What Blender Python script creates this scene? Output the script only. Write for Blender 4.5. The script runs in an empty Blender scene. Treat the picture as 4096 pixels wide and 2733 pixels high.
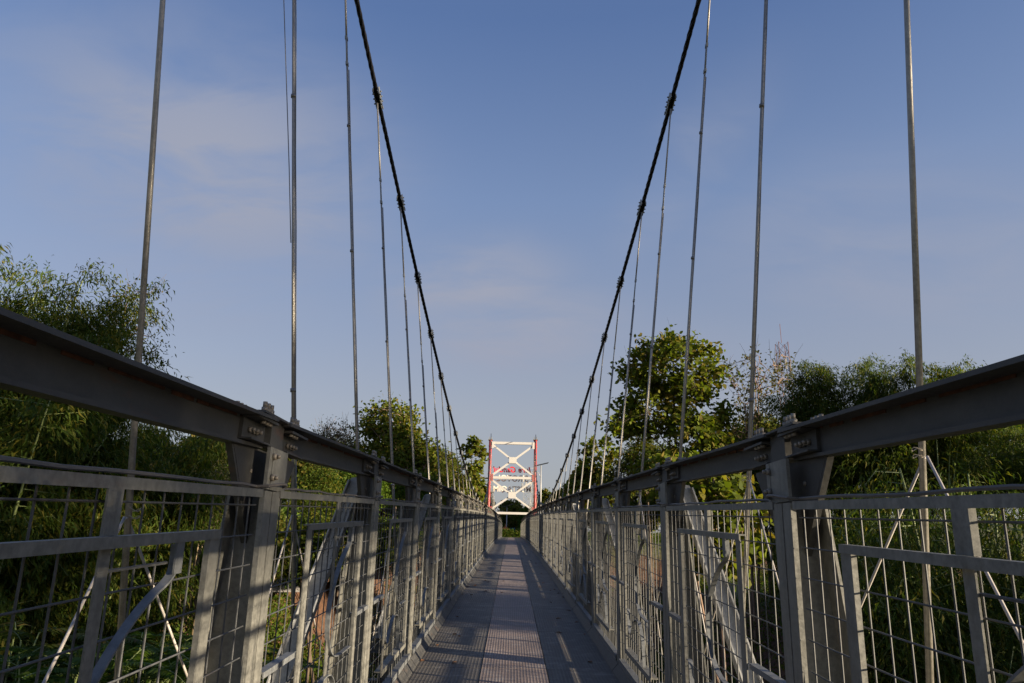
import bpy, math, random
import numpy as np
from mathutils import Vector, Matrix
R = math.radians
S = bpy.context.scene
COL = S.collection
rng = np.random.default_rng(7)
random.seed(7)

# ------------------------------------------------------------------ helpers
class MB:
    def __init__(s): s.v = []; s.f = []; s.m = []; s.mi = 0; s.sm = []; s.smooth = False
    def add(s, vs, fs):
        b = len(s.v); s.v += [tuple(v) for v in vs]
        for f in fs: s.f.append(tuple(b + i for i in f)); s.m.append(s.mi); s.sm.append(s.smooth)
    def box(s, x0, x1, y0, y1, z0, z1):
        s.add([(x0,y0,z0),(x1,y0,z0),(x1,y1,z0),(x0,y1,z0),(x0,y0,z1),(x1,y0,z1),(x1,y1,z1),(x0,y1,z1)],
              [(0,3,2,1),(4,5,6,7),(0,1,5,4),(1,2,6,5),(2,3,7,6),(3,0,4,7)])
    def cbox(s, x0, x1, y0, y1, z0, z1, c):      # box with chamfered long edges along its longest axis omitted; plain bevel on all 4 z-edges
        s.add([(x0+c,y0,z0),(x1-c,y0,z0),(x1,y0+c,z0),(x1,y1-c,z0),(x1-c,y1,z0),(x0+c,y1,z0),(x0,y1-c,z0),(x0,y0+c,z0),
               (x0+c,y0,z1),(x1-c,y0,z1),(x1,y0+c,z1),(x1,y1-c,z1),(x1-c,y1,z1),(x0+c,y1,z1),(x0,y1-c,z1),(x0,y0+c,z1)],
              [(7,6,5,4,3,2,1,0),(8,9,10,11,12,13,14,15)] + [(i,(i+1)%8,8+(i+1)%8,8+i) for i in range(8)])
    def beam(s, p, q, w, h, up=(0,0,1)):          # rectangular bar p->q, w along side, h along up-ish
        p, q = Vector(p), Vector(q); d = (q-p).normalized(); sd = d.cross(Vector(up)).normalized(); u = sd.cross(d)
        a, b = sd*w/2, u*h/2
        s.add([p-a-b,p+a-b,p+a+b,p-a+b,q-a-b,q+a-b,q+a+b,q-a+b],
              [(0,1,2,3),(7,6,5,4),(0,4,5,1),(1,5,6,2),(2,6,7,3),(3,7,4,0)])
    def prism(s, pts, axis, t0, t1):              # polygon of 2-D points extruded along an axis
        n = len(pts)
        def mk(a, b, t): return {0:(t,a,b), 1:(a,t,b), 2:(a,b,t)}[axis]
        s.add([mk(a,b,t0) for a,b in pts]+[mk(a,b,t1) for a,b in pts],
              [tuple(range(n))[::-1], tuple(range(n,2*n))]+[(i,(i+1)%n,n+(i+1)%n,n+i) for i in range(n)])
    def tube(s, pts, r, n=6, cap=True):
        pts = [Vector(p) for p in pts]; m = len(pts)
        rs = r if hasattr(r,'__len__') else [r]*m
        vs = []; prev = None
        for i,p in enumerate(pts):
            d = (pts[min(i+1,m-1)]-pts[max(i-1,0)])
            d = d.normalized() if d.length>1e-9 else Vector((0,0,1))
            if prev is None:
                prev = d.orthogonal().normalized()
            a = prev-d*prev.dot(d)
            a = a.normalized() if a.length>1e-6 else d.orthogonal().normalized()
            prev = a; b = d.cross(a)
            for k in range(n):
                t = 2*math.pi*k/n; vs.append(p+(a*math.cos(t)+b*math.sin(t))*rs[i])
        fs = [(i*n+k,i*n+(k+1)%n,(i+1)*n+(k+1)%n,(i+1)*n+k) for i in range(m-1) for k in range(n)]
        if cap: fs += [tuple(range(n))[::-1], tuple(range((m-1)*n,m*n))]
        sm = s.smooth; s.smooth = n>=6; s.add(vs, fs); s.smooth = sm
    def ribbon(s, pts, th, x0, x1):               # strip following (y,z) points, thickness th, from x0 to x1
        n = len(pts); L = []; Rr = []
        for i,(a,b) in enumerate(pts):
            p0 = pts[max(i-1,0)]; p1 = pts[min(i+1,n-1)]
            dx, dy = p1[0]-p0[0], p1[1]-p0[1]; l = math.hypot(dx,dy) or 1
            nx, ny = -dy/l*th/2, dx/l*th/2
            L.append((a+nx,b+ny)); Rr.append((a-nx,b-ny))
        vs = []
        for i in range(n): vs += [(x0,*L[i]),(x1,*L[i]),(x1,*Rr[i]),(x0,*Rr[i])]
        fs = [(3,2,1,0),tuple(4*(n-1)+k for k in range(4))]
        for i in range(n-1):
            a, b = 4*i, 4*i+4
            fs += [(a+k,a+(k+1)%4,b+(k+1)%4,b+k) for k in range(4)]
        s.add(vs, fs)
    def mesh(s, name, mats):
        me = bpy.data.meshes.new(name); me.from_pydata(s.v, [], s.f)
        for m in (mats if isinstance(mats,(list,tuple)) else [mats]): me.materials.append(m)
        me.polygons.foreach_set('material_index', s.m); me.polygons.foreach_set('use_smooth', s.sm)
        me.update(); return me
def place(name, me, parent=None, mat=None):
    o = bpy.data.objects.new(name, me); COL.objects.link(o)
    if parent: o.parent = parent
    if mat is not None: o.matrix_basis = mat
    return o
def tag(o, label=None, cat=None, group=None, kind=None):
    if label: o['label'] = label
    if cat: o['category'] = cat
    if group: o['group'] = group
    if kind: o['kind'] = kind
    return o
def empty(name, loc=(0,0,0), rz=0):
    o = bpy.data.objects.new(name, None); COL.objects.link(o); o.location = loc; o.rotation_euler = (0,0,rz)
    o.empty_display_size = .2
    return o
ONES = 'first second third fourth fifth sixth seventh eighth ninth tenth eleventh twelfth thirteenth fourteenth fifteenth sixteenth seventeenth eighteenth nineteenth'.split()
def ordinal(n):
    if n <= 19: return ONES[n-1]
    t = {2:'twent',3:'thirt',4:'fort'}[n//10]
    return t+'ieth' if n%10==0 else t+'y-'+ONES[n%10-1]

# ------------------------------------------------------------------ materials
def newmat(name):
    m = bpy.data.materials.new(name); m.use_nodes = True
    nt = m.node_tree; b = nt.nodes['Principled BSDF']
    return m, nt, b
def N(nt, t, **k):
    n = nt.nodes.new(t)
    for a,v in k.items(): setattr(n,a,v)
    return n
def ramp(nt, src, stops):
    r = N(nt,'ShaderNodeValToRGB'); e = r.color_ramp.elements
    while len(e) < len(stops): e.new(.5)
    for x,(p,c) in zip(e,stops): x.position = p; x.color = (*c,1)
    nt.links.new(src, r.inputs[0]); return r
def noise(nt, vec, scale, detail=4, rough=.6, dim='3D'):
    n = N(nt,'ShaderNodeTexNoise'); n.inputs['Scale'].default_value = scale
    n.inputs['Detail'].default_value = detail; n.inputs['Roughness'].default_value = rough
    if vec is not None: nt.links.new(vec, n.inputs['Vector'])
    return n
def mixc(nt, fac, a, b, typ='MIX'):
    m = N(nt,'ShaderNodeMix', data_type='RGBA', blend_type=typ)
    for s,v in (('Factor',fac),('A',a),('B',b)):
        i = {'Factor':0,'A':6,'B':7}[s]
        if hasattr(v,'is_linked'): nt.links.new(v, m.inputs[i])
        else: m.inputs[i].default_value = v if s=='Factor' else (*v,1)
    return m.outputs[2]
def pos(nt, scale=(1,1,1)):
    g = N(nt,'ShaderNodeNewGeometry'); mp = N(nt,'ShaderNodeMapping')
    mp.inputs['Scale'].default_value = scale
    nt.links.new(g.outputs['Position'], mp.inputs['Vector']); return mp.outputs[0]
def metal(name, c0, c1, rough=.55, metallic=.25, rust=0.0, streak=(9,9,2.2)):
    m, nt, b = newmat(name)
    n1 = noise(nt, pos(nt,streak), 2.2, 6, .65)
    r1 = ramp(nt, n1.outputs[0], [(.3,c0),(.7,c1)])
    n2 = noise(nt, pos(nt), 55, 3, .7)
    c = mixc(nt, .35, r1.outputs[0], ramp(nt,n2.outputs[0],[(.35,[x*.7 for x in c0]),(.65,[min(1,x*1.25) for x in c1])]).outputs[0])
    if rust:
        n3 = noise(nt, pos(nt,(1.5,1.5,5)), 1.7, 7, .7)
        f = ramp(nt, n3.outputs[0], [(.60,(0,0,0)),(.78,(rust,)*3)])
        c = mixc(nt, f.outputs[0], c, (.13,.055,.025))
    nt.links.new(c, b.inputs['Base Color'])
    rr = ramp(nt, n2.outputs[0], [(.3,(rough-.1,)*3),(.7,(rough+.12,)*3)]); nt.links.new(rr.outputs[0], b.inputs['Roughness'])
    b.inputs['Metallic'].default_value = metallic
    bp = N(nt,'ShaderNodeBump'); bp.inputs['Strength'].default_value = .12; bp.inputs['Distance'].default_value = .004
    nt.links.new(n2.outputs[0], bp.inputs['Height']); nt.links.new(bp.outputs[0], b.inputs['Normal'])
    return m
def plain(name, c, rough=.6, metallic=0, var=.15, scale=6):
    m, nt, b = newmat(name)
    n = noise(nt, pos(nt), scale, 5, .6)
    r = ramp(nt, n.outputs[0], [(.3,[x*(1-var) for x in c]),(.7,[min(1,x*(1+var)) for x in c])])
    nt.links.new(r.outputs[0], b.inputs['Base Color']); b.inputs['Roughness'].default_value = rough; b.inputs['Metallic'].default_value = metallic
    return m
def leafmat(name, cols, trans=.35, rough=.65):
    m, nt, b = newmat(name)
    g = N(nt,'ShaderNodeNewGeometry')
    k = len(cols); st = [((i+.5)/k, [1.0*c[0],.92*c[1],.68*c[2]]) for i,c in enumerate(cols)]
    r = ramp(nt, g.outputs['Random Per Island'], st)
    n = noise(nt, pos(nt), .55, 3, .6)
    v = ramp(nt, n.outputs[0], [(.3,(.7,.72,.7)),(.7,(1.25,1.2,1.1))])
    c = mixc(nt, 1.0, r.outputs[0], v.outputs[0], 'MULTIPLY')
    nt.links.new(c, b.inputs['Base Color']); b.inputs['Roughness'].default_value = rough
    b.inputs['Specular IOR Level'].default_value = .15
    tr = N(nt,'ShaderNodeBsdfTranslucent'); tc = mixc(nt, 1.0, c, (1.3,1.35,.6), 'MULTIPLY'); nt.links.new(tc, tr.inputs[0])
    mx = N(nt,'ShaderNodeMixShader'); mx.inputs[0].default_value = trans
    nt.links.new(b.outputs[0], mx.inputs[1]); nt.links.new(tr.outputs[0], mx.inputs[2])
    nt.links.new(mx.outputs[0], nt.nodes['Material Output'].inputs[0]); return m

GALV = metal('galvanised_steel', (.105,.106,.097), (.22,.218,.196), .5, .15, rust=.3)
RAKERM = metal('bright_galvanised_steel', (.26,.268,.28), (.38,.39,.405), .45, .1)
GALVD = metal('weathered_galvanised_steel', (.042,.042,.042), (.072,.072,.07), .6, .2, rust=.75, streak=(3,3,6))
RODM = metal('mesh_rod_zinc', (.052,.055,.058), (.092,.096,.10), .6, .15, rust=.25)
STRAP = metal('flat_bar_zinc', (.11,.12,.128), (.18,.19,.2), .5, .2)
BOLT = metal('bolt_steel', (.16,.14,.12), (.3,.27,.22), .6, .3, rust=.3)
HANG = metal('hanger_rod_zinc', (.22,.205,.175), (.38,.355,.31), .42, .35, streak=(30,30,3))
CONDUIT = plain('conduit_grey', (.16,.16,.165), .45, .2)
ROPE = plain('black_wire_rope', (.008,.008,.011), .5, .2, .3, 30)
TWINE = plain('pale_wire_tie', (.35,.3,.22), .8)
CABLE = plain('grey_electric_cable', (.11,.1,.09), .6)
WHITEP = metal('white_paint', (.5,.485,.455), (.6,.58,.545), .45, 0)
REDP = metal('red_paint', (.33,.04,.036), (.42,.065,.058), .45, 0)
SADDLE = metal('saddle_steel', (.16,.17,.165), (.3,.31,.3), .6, .2)
REDL = plain('red_sign_letter', (.62,.02,.03), .45)
CREAML = plain('cream_sign_letter', (.8,.76,.66), .5)
PIPE = plain('white_plastic_pipe', (.4,.37,.34), .5)
BRASS = plain('brass_end', (.35,.25,.1), .4, .4)
LAMPG = plain('lamp_pole_grey', (.42,.42,.41), .5, .2)
DARK = plain('dark_panel', (.03,.035,.05), .35)
BARK = plain('pinkish_bark', (.22,.15,.11), .9, 0, .35, 4)
BARKD = plain('dark_bark', (.09,.065,.045), .95, 0, .35, 4)
CULM = plain('dry_bamboo_culm', (.2,.15,.085), .7, 0, .3, 3)
CULMG = plain('green_bamboo_culm', (.16,.2,.07), .6, 0, .3, 3)

def deckmat(name, c0, c1, blotch, ribx, riby, rib=.8):
    m, nt, b = newmat(name)
    n1 = noise(nt, pos(nt,(1,.6,1)), 2.3, 8, .68)
    base = ramp(nt, n1.outputs[0], [(.28,[1.05*x for x in c0]),(.72,[1.05*x for x in c1])]).outputs[0]
    nb = noise(nt, pos(nt,(3.2,5.5,1)), 1.6, 5, .62)
    f = ramp(nt, nb.outputs[0], [(.54,(0,0,0)),(.68,(.7,)*3)])
    base = mixc(nt, f.outputs[0], base, blotch)
    nr = noise(nt, pos(nt,(1.2,1.6,1)), 1.1, 6, .7)
    base = mixc(nt, ramp(nt,nr.outputs[0],[(.58,(0,0,0)),(.72,(.55,)*3)]).outputs[0], base, (.15,.088,.055))
    sp = N(nt,'ShaderNodeSeparateXYZ'); g = N(nt,'ShaderNodeNewGeometry'); nt.links.new(g.outputs['Position'], sp.inputs[0])
    def saw(o, per):
        a = N(nt,'ShaderNodeMath', operation='MULTIPLY'); a.inputs[1].default_value = 2*math.pi/per; nt.links.new(o, a.inputs[0])
        s_ = N(nt,'ShaderNodeMath', operation='SINE'); nt.links.new(a.outputs[0], s_.inputs[0]); return s_.outputs[0]
    mul = N(nt,'ShaderNodeMath', operation='MAXIMUM'); nt.links.new(saw(sp.outputs[0],ribx), mul.inputs[0]); nt.links.new(saw(sp.outputs[1],riby), mul.inputs[1])
    rl = ramp(nt, mul.outputs[0], [(.0,(.72,)*3),(.8,(1.15,)*3)])
    base = mixc(nt, rib, base, rl.outputs[0], 'MULTIPLY')
    nt.links.new(base, b.inputs['Base Color'])
    bp = N(nt,'ShaderNodeBump'); bp.inputs['Strength'].default_value = .5; bp.inputs['Distance'].default_value = .004
    nt.links.new(mul.outputs[0], bp.inputs['Height']); nt.links.new(bp.outputs[0], b.inputs['Normal'])
    rr = ramp(nt, n1.outputs[0], [(.3,(.5,)*3),(.7,(.75,)*3)]); nt.links.new(rr.outputs[0], b.inputs['Roughness'])
    b.inputs['Metallic'].default_value = .25
    return m
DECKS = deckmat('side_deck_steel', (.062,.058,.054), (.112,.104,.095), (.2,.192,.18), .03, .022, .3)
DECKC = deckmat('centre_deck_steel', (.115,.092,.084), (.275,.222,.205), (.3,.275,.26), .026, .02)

# ------------------------------------------------------------------ camera frame
F, PITCH, ROLL, YAW = 2761.28, .2855, .02327, -.00451
CAM = Vector((-.05473, 0, 1.32365))
fwd = Vector((math.sin(YAW)*math.cos(PITCH), math.cos(YAW)*math.cos(PITCH), math.sin(PITCH)))
rt = fwd.cross(Vector((0,0,1))).normalized(); up = rt.cross(fwd)
rt, up = rt*math.cos(ROLL)+up*math.sin(ROLL), -rt*math.sin(ROLL)+up*math.cos(ROLL)
cam = bpy.data.cameras.new('camera'); co = bpy.data.objects.new('camera', cam); COL.objects.link(co); S.camera = co
m = Matrix((rt, up, -fwd)).transposed().to_4x4(); m.translation = CAM; co.matrix_world = m
cam.sensor_width = 36; cam.lens = F/4096*36; cam.clip_start = .05; cam.clip_end = 6000
def at(px, py, Y):                                # world point seen at photo pixel, at distance Y along the bridge
    d = fwd + rt*((px-2048)/F) - up*((py-1366.5)/F)
    return CAM + d*(Y/d.y)

# ------------------------------------------------------------------ light
SUN_AZ, SUN_EL = 67, 8.5                          # azimuth from straight behind the walker towards the right
sd = Vector((math.sin(R(SUN_AZ))*math.cos(R(SUN_EL)), -math.cos(R(SUN_AZ))*math.cos(R(SUN_EL)), math.sin(R(SUN_EL))))
sl = bpy.data.lights.new('sun','SUN'); so = bpy.data.objects.new('sun', sl); COL.objects.link(so)
sl.energy = 5.0; sl.angle = R(.8); sl.color = (1,.83,.60)
so.rotation_euler = sd.to_track_quat('Z','Y').to_euler()
W = bpy.data.worlds.new('World'); S.world = W; W.use_nodes = True
nt = W.node_tree; bg = nt.nodes['Background']
sky = N(nt,'ShaderNodeTexSky', sky_type='NISHITA'); sky.sun_disc = False
sky.sun_elevation = R(SUN_EL); sky.sun_rotation = math.atan2(sd.x, sd.y); sky.air_density = 1.0; sky.dust_density = 1.2; sky.ozone_density = 1.5
tc = N(nt,'ShaderNodeTexCoord')
sx = N(nt,'ShaderNodeSeparateXYZ'); nt.links.new(tc.outputs['Generated'], sx.inputs[0])
mx = N(nt,'ShaderNodeMath', operation='MAXIMUM'); nt.links.new(sx.outputs[2], mx.inputs[0]); mx.inputs[1].default_value = 0
ad = N(nt,'ShaderNodeMath', operation='ADD'); nt.links.new(mx.outputs[0], ad.inputs[0]); ad.inputs[1].default_value = .22
def dv(o):
    d = N(nt,'ShaderNodeMath', operation='DIVIDE'); nt.links.new(o, d.inputs[0]); nt.links.new(ad.outputs[0], d.inputs[1]); return d.outputs[0]
cx = N(nt,'ShaderNodeCombineXYZ'); nt.links.new(dv(sx.outputs[0]), cx.inputs[0]); nt.links.new(dv(sx.outputs[1]), cx.inputs[1])
mp = N(nt,'ShaderNodeMapping'); mp.inputs['Rotation'].default_value = (0,0,R(52)); mp.inputs['Scale'].default_value = (2.6,5.5,1); mp.inputs['Location'].default_value = (1.3,.45,0)
nt.links.new(cx.outputs[0], mp.inputs['Vector'])
c1 = noise(nt, mp.outputs[0], 1.1, 7, .55); c1.inputs['Distortion'].default_value = .5
c2 = noise(nt, mp.outputs[0], .45, 3, .5)
cm = N(nt,'ShaderNodeMath', operation='MULTIPLY'); nt.links.new(ramp(nt,c1.outputs[0],[(.40,(0,)*3),(.68,(1,)*3)]).outputs[0], cm.inputs[0])
nt.links.new(ramp(nt,c2.outputs[0],[(.36,(.15,)*3),(.58,(1,)*3)]).outputs[0], cm.inputs[1])
cf = N(nt,'ShaderNodeMath', operation='MULTIPLY'); nt.links.new(cm.outputs[0], cf.inputs[0]); cf.inputs[1].default_value = .8
tint = mixc(nt, 1.0, sky.outputs[0], (.98,1.0,1.30), 'MULTIPLY')
veil = ramp(nt, sx.outputs[2], [(.0,(1.85,1.85,1.95)),(.18,(1.84,1.88,2.04)),(.466,(1.06,1.46,2.34)),(.66,(.5,.87,1.85)),(1,(.35,.62,1.45))])   # thin haze, thickest low down
hz = ramp(nt, sx.outputs[2], [(.0,(.85,)*3),(.3,(.72,)*3),(.75,(.6,)*3)])
skc = mixc(nt, hz.outputs[0], tint, veil.outputs[0])
def uvdir(px, py):
    d = (fwd + rt*((px-2048)/F) - up*((py-1366.5)/F)).normalized(); k = max(d.z,0)+.22; return Vector((d.x/k, d.y/k))
cn = ramp(nt, c1.outputs[0], [(.33,(.15,)*3),(.60,(1,)*3)]).outputs[0]
tot = None
for (x0,y0,x1,y1,wpx,amp) in [(-400,-100,1500,1150,800,1.0),(500,350,1250,950,480,.55),(1500,1330,2350,980,330,1.0),(1600,1480,2650,1200,300,1.0),(100,1250,1500,1000,420,.4),(3100,1350,4400,550,800,.5),(2450,1100,3200,50,300,.35),(2200,1600,3200,1350,300,.35)]:
    a, c = uvdir(x0,y0), uvdir(x1,y1); ctr = (a+c)/2; hl = (c-a).length/2*1.15; ang = math.atan2((c-a).y,(c-a).x)
    L_ = math.hypot(x1-x0,y1-y0); nx_, ny_ = -(y1-y0)/L_, (x1-x0)/L_; mx_, my_ = (x0+x1)/2, (y0+y1)/2
    hw = abs((uvdir(mx_+nx_*wpx,my_+ny_*wpx)-uvdir(mx_-nx_*wpx,my_-ny_*wpx)).dot(Vector((-math.sin(ang),math.cos(ang)))))/2
    t1 = N(nt,'ShaderNodeVectorMath', operation='SUBTRACT'); nt.links.new(cx.outputs[0], t1.inputs[0]); t1.inputs[1].default_value = (ctr.x,ctr.y,0)
    mq = N(nt,'ShaderNodeMapping', vector_type='TEXTURE'); nt.links.new(t1.outputs[0], mq.inputs['Vector']); mq.inputs['Rotation'].default_value = (0,0,ang); mq.inputs['Scale'].default_value = (hl,hw,1)
    ln = N(nt,'ShaderNodeVectorMath', operation='LENGTH'); nt.links.new(mq.outputs[0], ln.inputs[0])
    mr = N(nt,'ShaderNodeMapRange', interpolation_type='SMOOTHERSTEP'); nt.links.new(ln.outputs['Value'], mr.inputs[0]); mr.inputs[1].default_value = 1; mr.inputs[2].default_value = 0; mr.inputs[3].default_value = 0; mr.inputs[4].default_value = amp
    if tot is None: tot = mr.outputs[0]
    else:
        q_ = N(nt,'ShaderNodeMath', operation='MAXIMUM'); nt.links.new(tot, q_.inputs[0]); nt.links.new(mr.outputs[0], q_.inputs[1]); tot = q_.outputs[0]
cf2 = N(nt,'ShaderNodeMath', operation='MULTIPLY'); nt.links.new(tot, cf2.inputs[0]); nt.links.new(cn, cf2.inputs[1])
skc = mixc(nt, cf2.outputs[0], skc, (1.72,1.86,2.36))
nt.links.new(skc, bg.inputs[0]); bg.inputs[1].default_value = .075
S.view_settings.view_transform = 'Standard'; S.view_settings.look = 'None'; S.view_settings.exposure = 1.42; S.view_settings.gamma = 1

# ------------------------------------------------------------------ the bridge
def deck(y): return .045*y-.00025*y*y
def slope(y): return math.atan(.045-.0005*y)
B = 2.0
def PY(i): return 2.556+B*(i-1)                    # post centre of station i
def HY(i): return 2.656+B*(i-1)                    # hanger of station i
def cab_z(y): return 10.891-.44598*y+.00654*y*y
def cab_x(y): return 2.5274-.05241*y+.00077*y*y - (0 if y<40 else .0004*(y-40)**2)
I0, I1 = -1, 35

def frame(side, y, zoff=0, tilt=True):
    M = Matrix.Translation((0,y,deck(y)+zoff)) @ (Matrix.Rotation(slope(y),4,'X') if tilt else Matrix())
    if side < 0: M = M @ Matrix.Rotation(math.pi,4,'Z')
    return M
# all railing meshes are drawn for the right side: x outward, y = -(to the right seen from inside), z up
ZP = .75
def Yv(v): return -v
def panel_meshes():
    out = {}
    z = lambda h: h-ZP
    b = MB()                                       # top rail: angle
    b.box(.912,.950,-.908,.908,z(1.372),z(1.378)); b.box(.912,.918,-.908,.908,z(1.351),z(1.372)); out['top_rail'] = (b,GALV)
    for s,kk in ((-1,'stile'),(1,'stile_b')):       # stiles beside the posts
        b = MB(); y0,y1 = (.925,.9965) if s>0 else (-.9965,-.925)
        b.box(.912,.917,y0,y1,z(-.02),z(1.372)); b.box(.917,.93,(.925 if s>0 else -.93),(.93 if s>0 else -.925),z(-.02),z(1.372)); out[kk] = (b,GALV)
    b = MB()                                       # upper mid post + lower mid post
    b.box(.911,.916,-.03,.03,z(1.253),z(1.351)); b.box(.916,.928,Yv(.03),Yv(.03)+.005,z(1.253),z(1.351))
    b.box(.914,.919,-.02,.02,z(.118),z(1.228)); out['middle_bar'] = (b,GALV)
    b = MB()                                       # raised rectangular frame
    b.box(.895,.922,-.55,.55,z(1.246),z(1.252)); b.box(.895,.901,-.55,.55,z(1.227),z(1.246))
    for s in (-1,1):
        a0,a1 = sorted((s*.55,s*.488)); b.box(.899,.904,a0,a1,z(.27),z(1.227)); c0,c1 = sorted((s*.488,s*.493)); b.box(.904,.915,c0,c1,z(.27),z(1.227))
    b.box(.895,.945,-.55,.55,z(.262),z(.27)); b.box(.895,.901,-.55,.55,z(.235),z(.262)); out['inner_frame'] = (b,GALV)
    b = MB()                                       # horizontal bars between stile and frame, bottom rail
    for s in (-1,1):
        a0,a1 = sorted((s*.552,s*.912)); b.box(.908,.942,a0,a1,z(.750),z(.756)); b.box(.908,.913,a0,a1,z(.735),z(.750))
    b.box(.90,.952,-.912,.912,z(.108),z(.116)); b.box(.90,.906,-.912,.912,z(.075),z(.108)); out['cross_bar'] = (b,STRAP)
    b = MB()                                       # scroll of bent flat bar
    sc = [(.315,1.222),(.315,1.17),(.306,1.148),(.275,1.128),(.225,1.108),(.145,1.063),(.065,1.0),(0,.93),(-.035,.86),(-.04,.79),(-.02,.72),(.02,.665),(.09,.625),(.18,.606),(.3,.6),(.465,.6)]
    def smooth(p, k=4):
        o = []
        for i in range(len(p)-1):
            p0,p1,p2,p3 = p[max(i-1,0)],p[i],p[i+1],p[min(i+2,len(p)-1)]
            for j in range(k):
                t=j/k; o.append(tuple(.5*((2*p1[q])+(-p0[q]+p2[q])*t+(2*p0[q]-5*p1[q]+4*p2[q]-p3[q])*t*t+(-p0[q]+3*p1[q]-3*p2[q]+p3[q])*t**3) for q in (0,1)))
        return o+[p[-1]]
    b.ribbon([(Yv(v),z(h)) for v,h in smooth(sc)], .006, .902, .925)
    b.box(.9,.905,Yv(.335),Yv(.295),z(1.15),z(1.227))
    hk = [(-.47,.575),(-.435,.575),(-.42,.55),(-.415,.49),(-.385,.43),(-.33,.405),(-.275,.42),(-.22,.47),(-.14,.525),(-.05,.548),(.05,.545),(.13,.51),(.185,.44),(.215,.35),(.225,.272)]
    b.ribbon([(Yv(v),z(h)) for v,h in smooth(hk)], .006, .902, .925)
    out['scroll'] = (b,STRAP)
    b = MB()                                       # welded mesh
    for k in range(-9,10):
        y = k*.0985+.012
        b.tube([(.945,y,z(.11)),(.945,y,z(1.35))], .0028, 5, False)
    hz = [1.324]+[1.226-.0975*k for k in range(0,11)]
    for h in hz: b.tube([(.936,-.915,z(h)),(.936,.915,z(h))], .0028, 5, False)
    b.tube([(.925,Yv(0),z(1.177)),(.925,Yv(.3),z(1.177))], .0042, 5)
    out['wire_mesh'] = (b,RODM)
    return out
PM = panel_meshes()
PMESH = {k: v[0].mesh(k, v[1]) for k,v in PM.items()}
allb = MB(); mats = [GALV,STRAP,RODM]
for k,(b,mm) in PM.items():
    base = len(allb.v); allb.v += b.v; allb.f += [tuple(base+i for i in f) for f in b.f]; allb.m += [mats.index(mm)]*len(b.f); allb.sm += b.sm
PFAR = allb.mesh('railing_panel', mats)
# post with its two plates either side of a joint; bolts; splices; gussets
def bolt(b, p, axis, r=.011, h=.016, shank=.026, sr=.0075):
    p = Vector(p); a = Vector(axis)
    b.tube([p, p+a*h], r, 6); b.tube([p+a*h, p+a*(h+shank)], sr, 8)
b = MB(); b.box(.9175,.926,-.08,-.0035,-.16,1.372); b.box(.9175,.926,.0035,.08,-.16,1.372)
b.prism([(.926,-.16),(1.165,-.16),(1.055,1.17),(1.035,1.372),(.926,1.372)],1,-.005,.005)
b.beam((1.165,0,-.16),(1.055,0,1.172),.2,.01,(1,0,0)); b.beam((1.055,0,1.172),(1.035,0,1.372),.2,.01,(1,0,0))
b.box(.9155,.9175,-.02,-.016,.3,.32)
POST = b.mesh('post', GALV)
b = MB(); b.box(.922,.934,-.1,.062,1.378,1.527); b.box(.922,.934,.067,.1,1.378,1.527); b.box(.934,.939,-.085,.085,1.378,1.527)
b.mi = 1
for h in (1.42,1.495): bolt(b, (.922,.065,h), (-1,0,0), .013, .014, .012)
HEADP = b.mesh('post_head', [GALV,BOLT])
b = MB(); pts = [(-.34,1.5245),(.34,1.5245),(.07,1.18),(-.07,1.18)]
b.prism(pts,0,.988,1.0)
for s in (-1,1):
    n = Vector((0, s*.2588/ math.hypot(.2588,.06), .0))
    b.beam((1.0,s*.345,1.52),(1.0,s*.074,1.175),.012,.022,(1,0,0))
b.mi = 1
for yy,zz in ((.15,1.44),(-.15,1.44),(.12,1.36),(-.12,1.36)): b.tube([(.9885,yy,zz),(.984,yy,zz)],.009,6)
GUSS = b.mesh('gusset_plate', [GALVD,BOLT])
b = MB()                                           # chord splice: top plate, under plates, web plates and their bolts
b.box(.925,1.065,-.235,.235,1.637,1.645); b.box(.955,1.035,-.07,.07,1.535,1.6365)
for s in (-1,1):
    a0,a1 = sorted((s*.085,s*.30)); b.box(.925,.978,a0,a1,1.612,1.621); b.box(1.012,1.06,a0,a1,1.612,1.621)
    b.box(.974,.988,a0,a1,1.54,1.61); b.box(.94,.988,a0,a1,1.534,1.54)
b.mi = 1
for s in (-1,1):
    for k in range(3):
        y = s*(.125+.035*k)
        for x in (.945,1.045): bolt(b,(x,y,1.645),(0,0,1),.0125,.016,.02,.0085); b.tube([(x,y,1.612),(x,y,1.602)],.0115,6)
        bolt(b,(.974,y+s*.05,1.572),(-1,0,0),.011,.012,.012,.007)
SPL = b.mesh('splice_plate', [GALVD,BOLT])
b = MB(); L = .93                                  # top chord: I section, segment between posts
def isec(b, y0, y1, xc, zt, zb, wf, wt=.011, tf=.012, wb=None):
    wb = wb or wf
    b.box(xc-wf/2,xc+wf/2,y0,y1,zt-tf,zt); b.box(xc-wt/2,xc+wt/2,y0,y1,zb+tf,zt-tf); b.box(xc-wb/2,xc+wb/2,y0,y1,zb,zb+tf)
isec(b,-L,L,.993,1.636-ZP,1.525-ZP,.152,wb=.05)
b.mi = 1; rr0 = random.Random(3); y0_ = -L+.06
while y0_ < L-.1:                                  # thin rust seam where the flange meets the web
    y1_ = min(y0_+rr0.uniform(.08,.3), L-.06); b.box(.9845,.9875,y0_,y1_,1.624-ZP-rr0.uniform(.004,.012),1.624-ZP); y0_ = y1_+rr0.uniform(.0,.09)
RUST = plain('rust_seam', (.075,.03,.016), .9, 0, .5, 30)
CHORD = b.mesh('top_chord', [GALVD,RUST])
b = MB()                                           # raker (even stations): tapered web with flanges, leaning out to the cross beam end
ot = [(1.105,1.50),(1.475,.335),(1.60,-.12)]; inn = [(1.025,1.50),(1.36,.335),(1.48,-.12)]
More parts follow.
